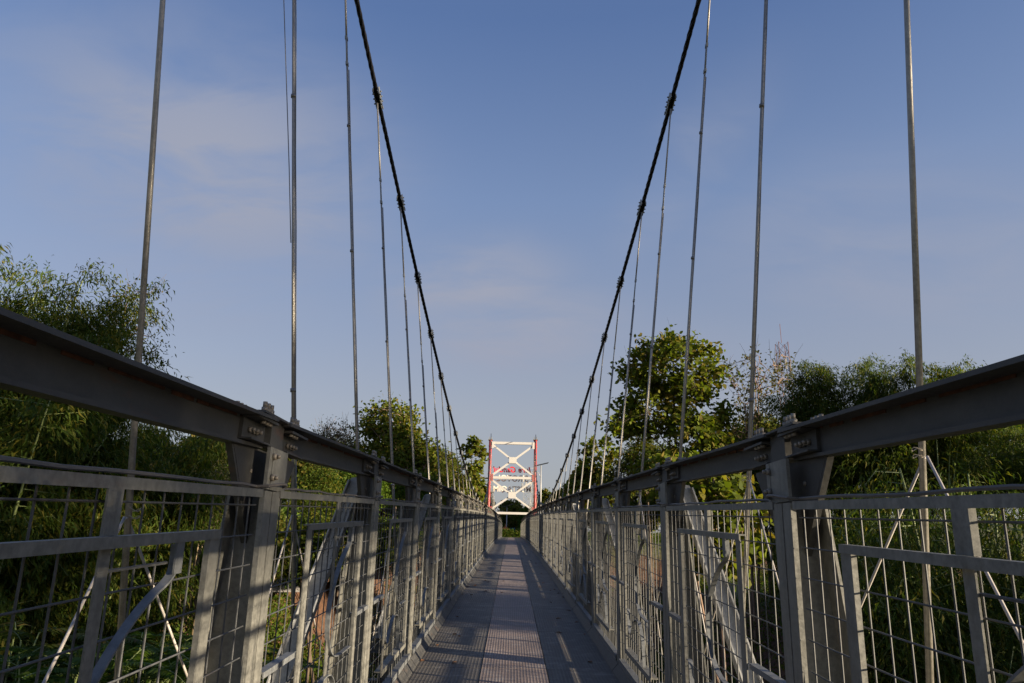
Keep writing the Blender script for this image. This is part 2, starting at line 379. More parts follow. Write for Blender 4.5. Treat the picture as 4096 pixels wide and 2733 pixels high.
web = [inn[2],ot[2],ot[1],(1.125,1.46),(1.095,1.515),(1.04,1.52),inn[0],inn[1]]
b.prism(web,1,-.005,.005)
for pl in (inn,ot):
    for p,q in zip(pl[:-1],pl[1:]): b.beam((p[0],0,p[1]),(q[0],0,q[1]),.085,.009,(1,0,0))
RAKER = b.mesh('raker', RAKERM)
NEAR = 12
for side in (-1,1):
    nm = 'left' if side<0 else 'right'
    root = empty('bridge_railing', (0,PY(1),deck(PY(1))))
    tag(root, ('galvanised steel bridge railing on the left, its inner face catching the sun' if side<0 else 'galvanised steel bridge railing on the right, its inner face in shade'), 'railing', 'railings of the footbridge')
    inv = Matrix.Translation(root.location).inverted()
    for i in range(I0, I1+1):
        y = PY(i)
        po = place('post', POST, root, inv@frame(side,y,0,False))
        if i <= 22:
            place('post_head', HEADP, po, Matrix.Translation((0,.03*-side if False else -side*-.03,0))); place('gusset_plate', GUSS, po, Matrix.Translation((0,side*.09,0)))
            sp = place('splice_plate', SPL, po); sp.matrix_basis = Matrix.Translation((0,side*.08,0))
        if i%2==0: place('raker', RAKER, root, inv@frame(side,y,0,False))
        if i < I1:
            yc = y+B/2
            place('top_chord', CHORD, root, inv@frame(side,yc+.08,ZP))
            if i <= NEAR:
                pa = place('railing_panel', PMESH['inner_frame'], root, inv@frame(side,yc,ZP))
                for k in ('top_rail','stile','stile_b','middle_bar','cross_bar','scroll','wire_mesh'): place('stile' if k=='stile_b' else k, PMESH[k], pa)
            else: place('railing_panel', PFAR, root, inv@frame(side,yc,ZP))
rr = random.Random(5)
for o in [o for o in COL.objects if o.name.startswith('raker')]:
    w = o.parent.location.y+o.matrix_basis.translation.y
    if abs(w-PY(2))<.1 and o.matrix_basis.to_3x3()[0][0] < 0:
        for ln in range(3):                          # lines of faded marker scrawl running down the web, nobody can read them
            pts = []
            for k in range(60):
                f = .07+.0055*k; c0 = Vector((1.095+.29*f,0,1.47-1.15*f))+Vector((.96,0,.27))*(-.03+.03*ln)
                pts.append(c0+Vector((.010*math.sin(k*2.3+ln)*rr.uniform(.3,1),.0062,.010*math.cos(k*1.7)*rr.uniform(.3,1))))
            b = MB(); b.tube(pts,.0014,3); place('handwriting', b.mesh('handwriting', ROPE), o)
# deck
droot = empty('bridge_deck', (0,PY(1),deck(PY(1)))); dinv = Matrix.Translation(droot.location).inverted()
tag(droot, 'ribbed steel walkway deck with three plate rows and worn centre strip', 'bridge deck')
def platemesh(name, x0, x1, mat, dz):
    b = MB(); b.box(x0,x1,-.996,.996,-.012+dz,dz); return b.mesh(name, mat)
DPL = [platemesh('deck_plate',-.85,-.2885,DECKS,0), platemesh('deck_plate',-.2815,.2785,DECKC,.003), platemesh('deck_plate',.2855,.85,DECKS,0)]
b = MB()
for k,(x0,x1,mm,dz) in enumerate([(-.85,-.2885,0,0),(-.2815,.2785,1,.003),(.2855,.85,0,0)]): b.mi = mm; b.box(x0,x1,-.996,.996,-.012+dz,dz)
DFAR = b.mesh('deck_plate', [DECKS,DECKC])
KERB = {}
for s in (-1,1):
    b = MB(); b.prism([(s*.851,-.004),(s*.851,.004),(s*.905,.066),(s*.912,.066),(s*.86,-.004)],1,-.992,.992)
    b.box(min(s*.86,s*.9),max(s*.86,s*.9),-.998,.998,-.1,-.013)
    for k in range(6): b.tube([(s*.93,-.85+.34*k,.03),(s*.93,-.85+.34*k,.055)],.014,8); b.box(min(s*.915,s*.945),max(s*.915,s*.945),-.87+.34*k,-.83+.34*k,-.09,.03)
    KERB[s] = b.mesh('kerb_plate', GALVD)
b = MB(); b.box(-1.62,1.62,-.05,.05,-.115,-.107); b.box(-1.62,1.62,-.05,.05,-.262,-.254); b.box(-1.62,1.62,-.005,.005,-.254,-.115)
for s in (-1,1): b.box(s*1.33-.05,s*1.33+.05,-.09,.13,-.106,-.094)
XB = b.mesh('cross_beam', GALVD)
for i in range(I0, I1):
    yc = PY(i)+B/2; M = dinv@frame(1,yc)
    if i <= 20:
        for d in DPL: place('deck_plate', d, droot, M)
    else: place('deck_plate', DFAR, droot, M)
    for s in (-1,1): place('kerb_plate', KERB[s], droot, M)
    place('cross_beam', XB, droot, dinv@frame(1,PY(i),0,False))
place('cross_beam', XB, droot, dinv@frame(1,PY(I1),0,False))

# fallen leaves on the deck
LEAFD = plain('dry_leaf', (.16,.075,.03), .8)
for k,(x,y) in enumerate([(.80,9.3),(.78,10.4),(.7,6.9),(-.83,12.1),(-.8,14.5),(.79,12.6),(.81,8.4),(-.78,17.0)]+[(random.choice((-1,1))*random.uniform(.45,.84),random.uniform(5.5,22)) for _ in range(26)]+[(random.uniform(-.8,.8),random.uniform(5.5,16)) for _ in range(8)]):
    b = MB(); a = random.uniform(0,6.28); l = random.uniform(.05,.09); c,s_ = math.cos(a),math.sin(a)
    pts = [(-l/2,0,.004),(-.1*l,.25*l,.016),(.5*l,0,.01),(-.1*l,-.25*l,.014)]
    b.add([(x+c*p-s_*q, y+s_*p+c*q, deck(y)+h) for p,q,h in pts],[(0,1,2),(0,2,3)])
    b.add([(x+c*p-s_*q, y+s_*p+c*q, deck(y)+h-.002) for p,q,h in pts],[(2,1,0),(3,2,0)])
    o = place('dry_leaf', b.mesh('dry_leaf', LEAFD)); tag(o, 'small dry brown leaf lying on the steel walkway deck', 'leaf', 'dry leaves on the deck')

# electric cable laid on the mesh rails with a loop round every post
for side in (-1,1):
    b = MB(); pts = []
    for i in range(I0, 24):
        y = PY(i)
        for t in (0,.02,.05,.10,.16): pass
        loop = [(-.105,.945,1.384),(-.1,.905,1.386),(-.06,.897,1.392),(0,.896,1.40),(.06,.897,1.404),(.1,.905,1.402),(.115,.945,1.39)]
        pts += [Vector((side*x,y+dy,deck(y)+z)) for dy,x,z in loop]
        for k in range(1,10):
            yy = y+.115+(B-.23)*k/10; pts.append(Vector((side*(.93+random.uniform(-.01,.012)), yy, deck(yy)+1.385+random.uniform(0,.008))))
    b.tube(pts,.0055,5)
    o = place('electric_cable', b.mesh('electric_cable', CABLE))
    tag(o, f'thin grey electric cable lying along the {"sunlit left" if side<0 else "shaded right"} railing and looped round its posts', 'cable', 'cables along the railings')
# main cables
ends = {}
for side in (-1,1):
    b = MB(); ys = np.arange(-1.0, 71.01, .09)
    path = [Vector((side*cab_x(y), y, cab_z(y))) for y in ys]
    acc = 0; ph = []
    for i,p in enumerate(path):
        if i: acc += (p-path[i-1]).length
        ph.append(acc)
    for st in range(4):
        pts = []
        for i,p in enumerate(path):
            d = (path[min(i+1,len(path)-1)]-path[max(i-1,0)]).normalized(); a = d.cross(Vector((1,0,0))).normalized(); c = d.cross(a)
            t = 2*math.pi*(ph[i]/.62+st/4); pts.append(p+(a*math.cos(t)+c*math.sin(t))*.0165)
        b.tube(pts,.0175,6)
    o = place('main_cable', b.mesh('main_cable', ROPE))
    tag(o, f'thick black twisted wire rope sweeping down the {"left" if side<0 else "right"} side of the bridge', 'suspension cable', 'main cables')
    for i in range(0,35):
        y = HY(i)
        if y > 70: continue
        p = Vector((side*cab_x(y), y, cab_z(y))); p2 = Vector((side*cab_x(y+.1), y+.1, cab_z(y+.1))); d = (p2-p).normalized()
        tilt = math.atan2(d.z,d.y)
        if i in (0,): pass
        cb = MB()
        for k in (-1,1):
            pl = [(-.2,.045),(-.16,.06),(.16,.06),(.22,.04),(.22,-.03),(.16,-.055),(-.1,-.055),(-.17,-.10),(-.23,-.12),(-.235,-.07)]
            cb.prism(pl,0,*sorted((k*.036,k*.05)))
            cb.prism([(.16,.0),(.22,.0),(.26,.02),(.26,.05),(.2,.05)],0,*sorted((k*.05,k*.062)))
            for yy in (-.1,0,.1): cb.tube([(k*.05,yy,.045),(k*.075,yy,.045)],.014,6); cb.tube([(k*.05,yy,-.04),(k*.075,yy,-.04)],.014,6)
        me = cb.mesh('cable_clamp', SADDLE) if i==0 else CLM
        CLM = me
        place('cable_clamp', CLM, o, Matrix.Translation(p)@Matrix.Rotation(tilt,4,'X')@Matrix.Scale(.82,4))
# hangers
ROOTB = 1.33
b = MB(); 
for s in (-1,1): b.tube([(s*.019,0,-.165),(s*.019,0,.165)],.0075,6)
for z in (-.175,.175): b.cbox(-.027,.027,-.014,.014,z-.022,z+.022,.006)
TB = b.mesh('turnbuckle', SADDLE)
b = MB(); 
b.tube([(0,0,-.30),(0,0,-.045)],.0095,6); b.tube([(0,0,.045),(0,0,.30)],.0095,6)
TBT = b.mesh('threaded_end', BOLT)
for side in (-1,1):
    for i in range(1,34):
        y = HY(i); bot = Vector((side*ROOTB,y,deck(y)-.1)); top = Vector((side*cab_x(y),y,cab_z(y)-.09))
        d = (top-bot); Ln = d.length; d = d.normalized()
        if Ln < .6: continue
        root = empty('hanger_rod', bot)
        end = 'fallen' 
        tag(root, f'slender steel hanger rod, {ordinal(i)} from the near end along the {"left" if side<0 else "right"} railing', 'hanger rod', 'hanger rods of the bridge')
        b = MB(); dt = 1.43 if Ln>4 else Ln*.4
        r = .0125 if i==1 else .0115
        tb = top-d*dt-bot
        b.tube([(0,0,0), tb-d*.18], r, 10); b.tube([tb+d*.18, top-bot], r, 10)
        b.tube([Vector((0,0,0))-d*.03, d*.12], r*1.25, 8)
        place('rod', b.mesh('rod', HANG), root)
        q = d.to_track_quat('Z','Y').to_matrix().to_4x4()
        t_ = place('turnbuckle', TB, root, Matrix.Translation(tb)@q); place('threaded_end', TBT, t_)
        if i > 1 and i < 16:
            b = MB(); off = Vector((.016,.006,0))
            n = 10; b.tube([off*(1+.12*math.sin(k*2.1))+d*(1.0+(dt and (Ln-dt-1.25)*k/n)) for k in range(n+1)], .0058, 6)
            for f in (.3,.62,.85): b.tube([d*(Ln-dt)*f-d*.012, d*(Ln-dt)*f+d*.012], .0205, 8)
            place('conduit', b.mesh('conduit', CONDUIT), root)
# thin wire near the second left hanger
b = MB(); y=HY(2); b.tube([Vector((-1.71,y-.01,deck(y)+3.2)),Vector((-1.79,y-.01,deck(y)+3.8)),Vector((-2.02,y+.0,deck(y)+5.4)),Vector((-2.36,y+.1,cab_z(y)-.05))],.004,5)
tag(place('tie_wire', b.mesh('tie_wire', CONDUIT)), 'thin grey wire running up beside the second left hanger rod', 'wire')
# white pipes tied to the hangers
for side in (-1,1):
    for i in range(1,7):
        y = HY(i); ap = Vector((side*(ROOTB+.185),y-.02,deck(y)+1.56)) if side>0 else Vector((side*(ROOTB+.15),y-.02,deck(y)+1.27))
        root = empty('pipe_bipod', ap)
        tag(root, f'two thin white pipes tied as an A to the {ordinal(i)} {"left" if side<0 else "right"} hanger rod', 'pipe bipod', 'pipes tied to the hanger rods')
        sy = -.42 if side<0 else -.45
        for s in (-1,1):
            b = MB(); zb = ap.z-deck(y)+.1; e = Vector((side*.01, (-.57 if s<0 else 1.12)*zb, -zb)); b.tube([Vector((0,s*.008,.0)), e], .0055, 8)
            place('leg', b.mesh('leg', PIPE), root)
        b = MB(); 
        for h in (.0,.045): b.tube([Vector((-side*.03+.013*math.cos(t)*1.5, .014*math.sin(t), h*.6+.006*math.sin(2*t))) for t in np.linspace(0,6.28,11)], .0018, 4)
        place('tie', b.mesh('tie', TWINE), root)

# ------------------------------------------------------------------ far tower
TY = 71.4
T = empty('bridge_tower', (0,TY,deck(71)-.6)); tinv = -T.location
tag(T, 'red and white steel bridge tower with two X braces at the far end', 'bridge tower')
def tpart(name, b, mat): return place(name, b.mesh(name, mat), T, Matrix.Translation(tinv))
cols = {-1:(-2.36,11.62),1:(2.30,11.72)}
for s in (-1,1):
    xt, zt = cols[s]; xb = xt+ .02*s
    b = MB()
    for yy in (-.0,.42):
        b.tube([(xb,TY+yy,-1.5),(xt,TY+yy,zt)], .155, 14)
    for z in (7.35,7.75,8.15,11.0,3.6): b.tube([(xt,TY,z-.03),(xt,TY,z+.03)],.19,14); b.tube([(xt,TY+.42,z-.03),(xt,TY+.42,z+.03)],.19,14)
    col = tpart('column', b, REDP)
    b = MB(); b.box(xt-.22,xt+.22,TY-.22,TY+.62,zt,zt+.08); 
    for k in (-1,1): b.prism([(TY-.1,zt+.08),(TY+.5,zt+.08),(TY+.4,zt+.3),(TY+.2,zt+.36),(TY,zt+.3)],0,*sorted((xt+k*.09,xt+k*.14)))
    tpart('saddle', b, SADDLE)
XL = 2.12
for z,h,w in ((11.32,.25,XL),(7.8,.25,XL),(4.30,.22,XL)):
    b = MB(); b.cbox(-w-.06,w,TY-.14,TY+.14,z-h/2,z+h/2,.01); tpart('crossbar', b, WHITEP)
for zc,z0,z1 in ((9.57,8.02,11.12),(6.07,4.66,7.55)):
    for s in (-1,1):
        for zz in (z0,z1):
            b = MB(); b.beam((s*(XL-.02),TY,zz),(s*.30,TY,zc+(.2 if zz>zc else -.2)),.17,.18); tpart('brace', b, WHITEP)
    b = MB(); b.box(-.385,.385,TY-.16,TY-.1,zc-.315,zc+.315); b.box(-.385,.385,TY+.1,TY+.16,zc-.315,zc+.315); b.box(-.3,.3,TY-.1,TY+.1,zc-.22,zc+.22)
    tpart('centre_plate', b, WHITEP)
for z in (11.1,7.8,4.6):
    for s in (-1,1):
        b = MB(); b.box(*sorted((s*1.98,s*2.2)),TY-.168,TY-.15,z-.34,z+.34); tpart('corner_plate', b, WHITEP if z>9 else REDP)
# sign: letters face the far bank, so they are seen from behind
SG = empty('lettering_sign', (0,TY+.75,6.5)); tag(SG, 'red and cream sign lettering on wires, read from behind the tower braces', 'sign')
def word(txt, z, h, wd, mat, shear=0, serif=False):
    c = bpy.data.curves.new('lettering','FONT'); c.body = txt; c.align_x='CENTER'; c.align_y='CENTER'; c.size = h*1.38; c.extrude = .03; c.offset = .022 if not serif else .03; c.shear = shear; c.space_character = 1.05
    o = bpy.data.objects.new('lettering', c); COL.objects.link(o); bpy.context.view_layer.update()
    me = bpy.data.meshes.new_from_object(o); bpy.data.objects.remove(o)
    xs = [v.co.x for v in me.vertices]; w0 = max(xs)-min(xs)
    for v in me.vertices: v.co.x *= wd/w0
    me.materials.clear(); me.materials.append(mat)
    b = MB()
    o = place('lettering', me, SG, Matrix.Translation((0,0,z-6.5))@Matrix.Rotation(math.pi,4,'Z')@Matrix.Rotation(math.pi/2,4,'X'))
    return o
word('Jure Gandul', 8.68, .58, 4.05, REDL, .25)
word('SIROTOL', 7.78, .66, 3.25, CREAML)
word('MUSTAQIM', 6.72, .56, 3.85, CREAML)
b = MB()
for z in (8.9,8.5,7.95,7.6,6.9,6.5): b.tube([(-2.3,.05,z-6.5),(2.3,.05,z-6.5)],.012,5)
place('wire', b.mesh('wire', CREAML), SG)
# lamp posts
def lamp(px, pyh, pyb, Y, label):
    h = at(px,pyh,Y); g = at(px,pyb,Y)
    root = empty('street_lamp', (h.x,Y,g.z-1)); H = h.z-g.z+1
    tag(root, label, 'street lamp', 'solar street lamps')
    b = MB(); b.tube([(0,0,0),(0,0,H*.5),(0,0,H)],[.09,.075,.05],10); place('pole', b.mesh('pole', LAMPG), root)
    b = MB(); b.beam((-.85,-.05,H-.12),(.85,.05,H+.32),.9,.06); place('solar_panel', b.mesh('solar_panel', DARK), root)
    b = MB(); b.tube([(0,0,H-1.5),(-.25,0,H-.9),(-.7,-.1,H-.75)],.03,6); b.cbox(-1.0,-.6,-.2,0,H-.8,H-.7,.04); place('lamp_arm', b.mesh('lamp_arm', LAMPG), root)
lamp(2164,1862,2040,82,'grey solar street lamp on a tall pole, right of the bridge tower')
lamp(2028,2026,2134,105,'grey solar street lamp framed inside the tower portal above the deck')

# ------------------------------------------------------------------ terrain
def sstep(a, b, x):
    t = np.clip((x-a)/(b-a),0,1); return t*t*(3-2*t)
_ph = rng.uniform(0,6.28,(24,)); _kx = rng.normal(0,1,24); _ky = rng.normal(0,1,24)
def wob(x, y, s):
    o = 0
    for k in range(12): o = o+np.sin(x*_kx[k]/s+y*_ky[k]/s+_ph[k])
    return o/5.0
def ground(x, y):
    x = np.asarray(x,float); y = np.asarray(y,float)
    near = 1-sstep(3,15,y-.12*np.abs(x))
    far = sstep(52,70,y)
    lb = sstep(6.5,13.0,-x+.5*wob(x,y,4))*(1-.0*y)
    rb = sstep(7.5,16,x+.5*wob(x,y,5))
    z = -5.6+ (4.7)*near
    z = np.maximum(z, -5.6+7.3*far)
    z = np.maximum(z, -5.6+6.0*lb*sstep(8,20,y))
    z = np.maximum(z, -5.6+4.4*rb)
    z = z+.25*wob(x,y,3)*(1-.8*far)+.03*np.maximum(y-72,0)*sstep(0,1,far)+.10*np.maximum(y-110,0)*0
    z = z+ .06*np.maximum(np.abs(x)-30,0)
    return z
gx = np.concatenate([np.linspace(-900,-80,14)[:-1],np.linspace(-80,-26,28)[:-1],np.linspace(-26,26,105),np.linspace(26,80,28)[1:],np.linspace(80,900,14)[1:]])
gy = np.concatenate([np.linspace(-300,-30,10)[:-1],np.linspace(-30,80,190),np.linspace(80,160,40)[1:],np.linspace(160,2500,24)[1:]])
X,Y = np.meshgrid(gx,gy); Z = ground(X,Y)
Z = np.where(Y>170, np.minimum(Z,4.6), Z)
nx,ny = len(gx),len(gy)
vs = np.stack([X,Y,Z],-1).reshape(-1,3)
idx = np.arange(nx*ny).reshape(ny,nx)
fs = np.stack([idx[:-1,:-1],idx[:-1,1:],idx[1:,1:],idx[1:,:-1]],-1).reshape(-1,4)
me = bpy.data.meshes.new('ground'); me.from_pydata(vs.tolist(),[],fs.tolist()); me.polygons.foreach_set('use_smooth',[True]*len(fs))
m, nt, b = newmat('soil_and_grass')
n1 = noise(nt, pos(nt), .28, 6, .65); n2 = noise(nt, pos(nt), 3.5, 6, .7)
soil = ramp(nt, n2.outputs[0], [(.25,(.04,.02,.011)),(.5,(.09,.042,.02)),(.78,(.17,.085,.04))]).outputs[0]
grs = ramp(nt, n2.outputs[0], [(.3,(.035,.05,.014)),(.55,(.09,.10,.03)),(.75,(.2,.16,.07))]).outputs[0]
g = N(nt,'ShaderNodeNewGeometry'); sp = N(nt,'ShaderNodeSeparateXYZ'); nt.links.new(g.outputs['Normal'], sp.inputs[0])
st = ramp(nt, sp.outputs[2], [(.72,(1,1,1)),(.92,(0,0,0))])
f = N(nt,'ShaderNodeMath', operation='MULTIPLY_ADD'); nt.links.new(n1.outputs[0], f.inputs[0]); f.inputs[1].default_value = 1.3; nt.links.new(st.outputs[0], f.inputs[2])
ff = ramp(nt, f.outputs[0], [(.66,(0,0,0)),(.9,(1,1,1))])
nt.links.new(mixc(nt, ff.outputs[0], grs, soil), b.inputs['Base Color']); b.inputs['Roughness'].default_value = .95
bp = N(nt,'ShaderNodeBump'); bp.inputs['Strength'].default_value = .8; bp.inputs['Distance'].default_value = .15; nt.links.new(n2.outputs[0], bp.inputs['Height']); nt.links.new(bp.outputs[0], b.inputs['Normal'])
me.materials.append(m); tag(place('ground', me), kind='structure')

# ------------------------------------------------------------------ foliage
def unit(v): return v/np.maximum(np.linalg.norm(v,axis=-1,keepdims=True),1e-9)
def leaf_mesh(name, P, D, Nn, L, Wd, mat, hexa=False, bend=.18, mats=None, mi=None):
    n = len(P); D = unit(D); sdv = unit(np.cross(D,Nn)); up_ = np.cross(sdv,D)
    L = L[:,None]; Wd = Wd[:,None]
    if hexa:
        V = np.stack([P, P+D*L*.28+sdv*Wd*.46+up_*L*bend*.4, P+D*L*.66+sdv*Wd*.42+up_*L*bend*.3, P+D*L-up_*L*bend*.5, P+D*L*.66-sdv*Wd*.42+up_*L*bend*.3, P+D*L*.28-sdv*Wd*.46+up_*L*bend*.4],1); k = 6
    else:
        V = np.stack([P, P+D*L*.42+sdv*Wd*.5+up_*L*bend*.5, P+D*L-up_*L*bend*.6, P+D*L*.42-sdv*Wd*.5+up_*L*bend*.5],1); k = 4
    me = bpy.data.meshes.new(name); me.vertices.add(n*k); me.vertices.foreach_set('co', V.reshape(-1).astype(np.float32))
    me.loops.add(n*k); me.loops.foreach_set('vertex_index', np.arange(n*k,dtype=np.int32))
    me.polygons.add(n); me.polygons.foreach_set('loop_start', np.arange(0,n*k,k,dtype=np.int32)); me.polygons.foreach_set('loop_total', np.full(n,k,dtype=np.int32))
    for mm in (mats or [mat]): me.materials.append(mm)
    if mi is not None: me.polygons.foreach_set('material_index', mi.astype(np.int32))
    me.update(calc_edges=True); return me
LM = {
 'teak': leafmat('teak_leaf', [(.07,.11,.016),(.11,.16,.025),(.15,.2,.035),(.09,.13,.02),(.16,.17,.04),(.14,.12,.035)], .45),
 'bamboo': leafmat('bamboo_leaf', [(.035,.07,.014),(.055,.10,.018),(.085,.125,.022),(.045,.085,.016),(.14,.14,.03)], .4),
 'broad': leafmat('broad_leaf', [(.05,.08,.018),(.075,.11,.024),(.11,.14,.03),(.06,.095,.02),(.14,.115,.04)], .4),
 'bright': leafmat('bright_leaf', [(.05,.11,.015),(.08,.15,.02),(.11,.17,.03),(.06,.12,.02)], .4),
 'dry': leafmat('dry_twig_leaf', [(.085,.085,.03),(.08,.1,.028),(.12,.105,.045),(.07,.09,.025)], .3),
}
def ell_points(n, ells, shell=.55):
    w = np.array([e[3]*e[4]*e[5] for e in ells]); w = w/w.sum(); out = []
    for e,k in zip(ells, rng.multinomial(n,w)):
        d = unit(rng.normal(size=(k,3))); r = rng.uniform(shell**3,1,(k,1))**(1/3)
        out.append(np.array(e[:3])+d*r*np.array(e[3:6]))
    return np.concatenate(out)
def tree(label, base, ells, kind='teak', clumps=120, per=40, crad=.5, ll=.28, lw=.18, trunk_r=.16, bark=BARK, trunks=1, limbs=9, group=None, droop=.25, shell=.5, name='tree', twig=.012, cat='tree', bare=0):
    base = Vector(base); root = empty(name, base); tag(root, label, cat, group)
    C = ell_points(clumps, ells, shell); mid = np.mean([e[:3] for e in ells],0); top = max(e[2]+e[5] for e in ells); bot = min(e[2]-e[5] for e in ells)
    b = MB()
    lp = []
    for t in range(trunks):
        e = ells[t%len(ells)]
        bx = base+Vector((random.uniform(-.3,.3)*(trunks>1)*2,random.uniform(-.3,.3)*(trunks>1)*2,-.5))
        tgt = Vector((e[0]+random.uniform(-.3,.3)*e[3]*.5, e[1], e[2]+.55*e[5]))
        n = 9; path = []
        for k in range(n+1):
            f = k/n; p = bx.lerp(tgt,f); w = .10*(tgt-bx).length*.12
            path.append(p+Vector((math.sin(f*5+t*2)*w,math.cos(f*4+t)*w,0))*f*(1.2-f)*2)
        b.tube([p-base for p in path],[trunk_r*(1-.8*k/n)*(1 if trunks==1 else .7) for k in range(n+1)],8)
        lp += [(p,trunk_r*(1-.8*k/n)) for k,p in enumerate(path) if k>=3]
    lim = ell_points(limbs*trunks, ells, .65); nodes = [p for p,_ in lp]
    for q in lim:
        q = Vector(q); cand = [(p,r) for p,r in lp if p.z < q.z+.2*(top-bot)] or lp
        p,r = min(cand, key=lambda a:(a[0]-q).length+ .5*abs(a[0].z-(q.z-.35*(top-bot))))
        pts = [p+(q-p)*f+Vector((random.uniform(-1,1),random.uniform(-1,1),random.uniform(-.2,1)))*.09*(q-p).length*math.sin(f*3.14) for f in (0,.25,.5,.75,1)]
        b.tube([x-base for x in pts],[max(r*.55,.03)*(1-.72*f) for f in (0,.25,.5,.75,1)],6); nodes += pts[1:]
    NA = np.array([tuple(p) for p in nodes])
    for c in C:
        j = np.argmin(((NA-c)**2).sum(1)); p = Vector(NA[j]); q = Vector(c); mm = (p+q)/2+Vector((random.uniform(-.15,.15),random.uniform(-.15,.15),random.uniform(0,.2)))
        b.tube([p-base,mm-base,q-base],[twig*1.6,twig,twig*.5],4,False)
    for k in range(bare):
        c = Vector(C[random.randrange(len(C))]); d = Vector((random.uniform(-.5,.5),random.uniform(-.5,.5),1)).normalized()*random.uniform(.5,1.3)
        b.tube([c-base,c-base+d*.5+Vector((random.uniform(-.1,.1),0,0)),c-base+d],[twig*.7,twig*.5,twig*.3],3,False)
    place('trunk', b.mesh('trunk', bark), root)
    n = clumps*per
    ci = np.repeat(np.arange(clumps),per); sc = rng.uniform(.55,1.35,clumps)[ci][:,None]
    off = rng.normal(size=(n,3))*crad*.55*sc; off[:,2]*=.75
    P = C[ci]+off
    out = unit(P-mid+rng.normal(size=(n,3))*.8)
    D = unit(out*.6+rng.normal(size=(n,3))*.75+np.array([0,0,-droop])); Nn = unit(rng.normal(size=(n,3))*.6+np.array([0,0,1.0])+out*.3)
    L = ll*rng.uniform(.55,1.25,n); Wd = lw*rng.uniform(.7,1.15,n)
    me = leaf_mesh('crown', P-np.array(base), D, Nn, L, Wd, LM[kind], hexa=(kind=='teak' and ll>.2))
    place('crown', me, root); return root
def bamboo(label, base, H, spread, culms=16, nleaf=24000, kind='bamboo', group=None, lean=(0,0), ll=.21, lw=.04, dry=False, name='bamboo_clump', low=.25):
    base = Vector(base); root = empty(name, base); tag(root, label, 'bamboo', group)
    b = MB(); pts_all = []
    for k in range(culms):
        a = random.uniform(0,6.28); s = spread*random.uniform(.25,1.0); h = H*random.uniform(.7,1.02)
        dx, dy = math.cos(a)*s+lean[0]*h*.1, math.sin(a)*s+lean[1]*h*.1; n = 12; path = []; br = random.uniform(.3,1.5) if dry else .5
        for j in range(n+1):
            f = j/n; path.append(Vector((math.cos(a)*br+dx*f**1.9, math.sin(a)*br+dy*f**1.9, -.4+h*(f-.14*f**4)/(1-.14))))
        b.tube(path,[.045*(1-.85*j/n)+.004 for j in range(n+1)],6)
        for j in range(n*4):
            f = low+(1-low)*(j+random.random())/(n*4); i = min(int(f*n),n-1); p = path[i].lerp(path[i+1], f*n-i)
            aa = random.uniform(0,6.28); l = random.uniform(.4,1.25)*(1.15-.45*f)*(H/9)**.5
            q = p+Vector((math.cos(aa)*l, math.sin(aa)*l, random.uniform(-.1,.35)*l)); e = q+Vector((math.cos(aa)*l*.45, math.sin(aa)*l*.45,-.35*l))
            if j%2==0: b.tube([p,q,e],[.007,.005,.003],3,False)
            pts_all.append((p,q,e))
    place('culms', b.mesh('culms', CULM if dry else CULMG), root)
    if nleaf:
        A = np.array([[tuple(x) for x in t] for t in pts_all]); n = int(nleaf*1.9); i = rng.integers(0,len(A),n); f = rng.uniform(.15,1,n)[:,None]
        P = np.where(f<.55, A[i,0]+(A[i,1]-A[i,0])*(f/.55), A[i,1]+(A[i,2]-A[i,1])*((f-.55)/.45))+rng.normal(size=(n,3))*.13
        dirn = unit(A[i,2]-A[i,0]); D = unit(dirn*.8+rng.normal(size=(n,3))*.55+np.array([0,0,-.75])); Nn = unit(rng.normal(size=(n,3))*.5+np.array([0,0,1]))
        place('foliage', leaf_mesh('foliage', P, D, Nn, ll*rng.uniform(.6,1.3,n), lw*rng.uniform(.7,1.3,n), LM[kind], bend=.25), root)
    return root
K = 4096/2350
def E(x0, x1, y0, y1, Yd, depth=None):            # ellipsoid filling a picture rectangle (given in 2350-px units) at distance Yd
    a = at((x0+x1)/2*K,(y0+y1)/2*K,Yd); l = at(x0*K,(y0+y1)/2*K,Yd); r = at(x1*K,(y0+y1)/2*K,Yd); t = at((x0+x1)/2*K,y0*K,Yd); bt = at((x0+x1)/2*K,y1*K,Yd)
    rx, rz = (r-l).length/2, (t-bt).length/2
    return (a.x,a.y,a.z,rx,depth or rx,rz)
def gb(x, y): return (x,y,float(ground(x,y)))
# right bank
e = [E(1440,1650,765,930,34),E(1415,1560,900,1010,34),E(1520,1660,930,1100,33),E(1470,1600,1010,1120,34),E(1402,1500,925,1000,33),E(1610,1690,920,1060,34)]
tree('tall round-crowned teak tree with large leaves on the right bank', gb(e[0][0]-.2,34.5), e, 'teak', 190, 58, .55, .26, .2, .17, BARKD, 1, 12, 'teak trees', bare=25)
e = [E(1655,1825,800,930,37),E(1640,1800,900,1080,36)]
tree('sparse tree of pale pinkish twigs and few leaves, right of the tall teak', gb(e[1][0]-.3,36.5), e, 'dry', 120, 15, .5, .2, .14, .12, BARK, 3, 9, bare=130, twig=.017)
e = [E(1560,1740,1060,1330,21),E(1500,1600,1040,1150,22)]
tree('young teak with orange-lit trunks and big bright leaves behind the right railing', gb(e[0][0],21), e, 'teak', 120, 26, .38, .25, .22, .10, BARK, 4, 5, 'teak trees')
e = [E(1325,1415,995,1120,52),E(1300,1380,1070,1160,52),E(1390,1440,1080,1150,50)]
tree('loose-leaved teak with rounded leaf tufts just right of the lamp post', gb(e[0][0],52), e, 'teak', 72, 26, .42, .38, .32, .16, BARKD, 1, 9, 'teak trees')
e = [E(1420,1540,1010,1125,48),E(1390,1470,1060,1135,48)]
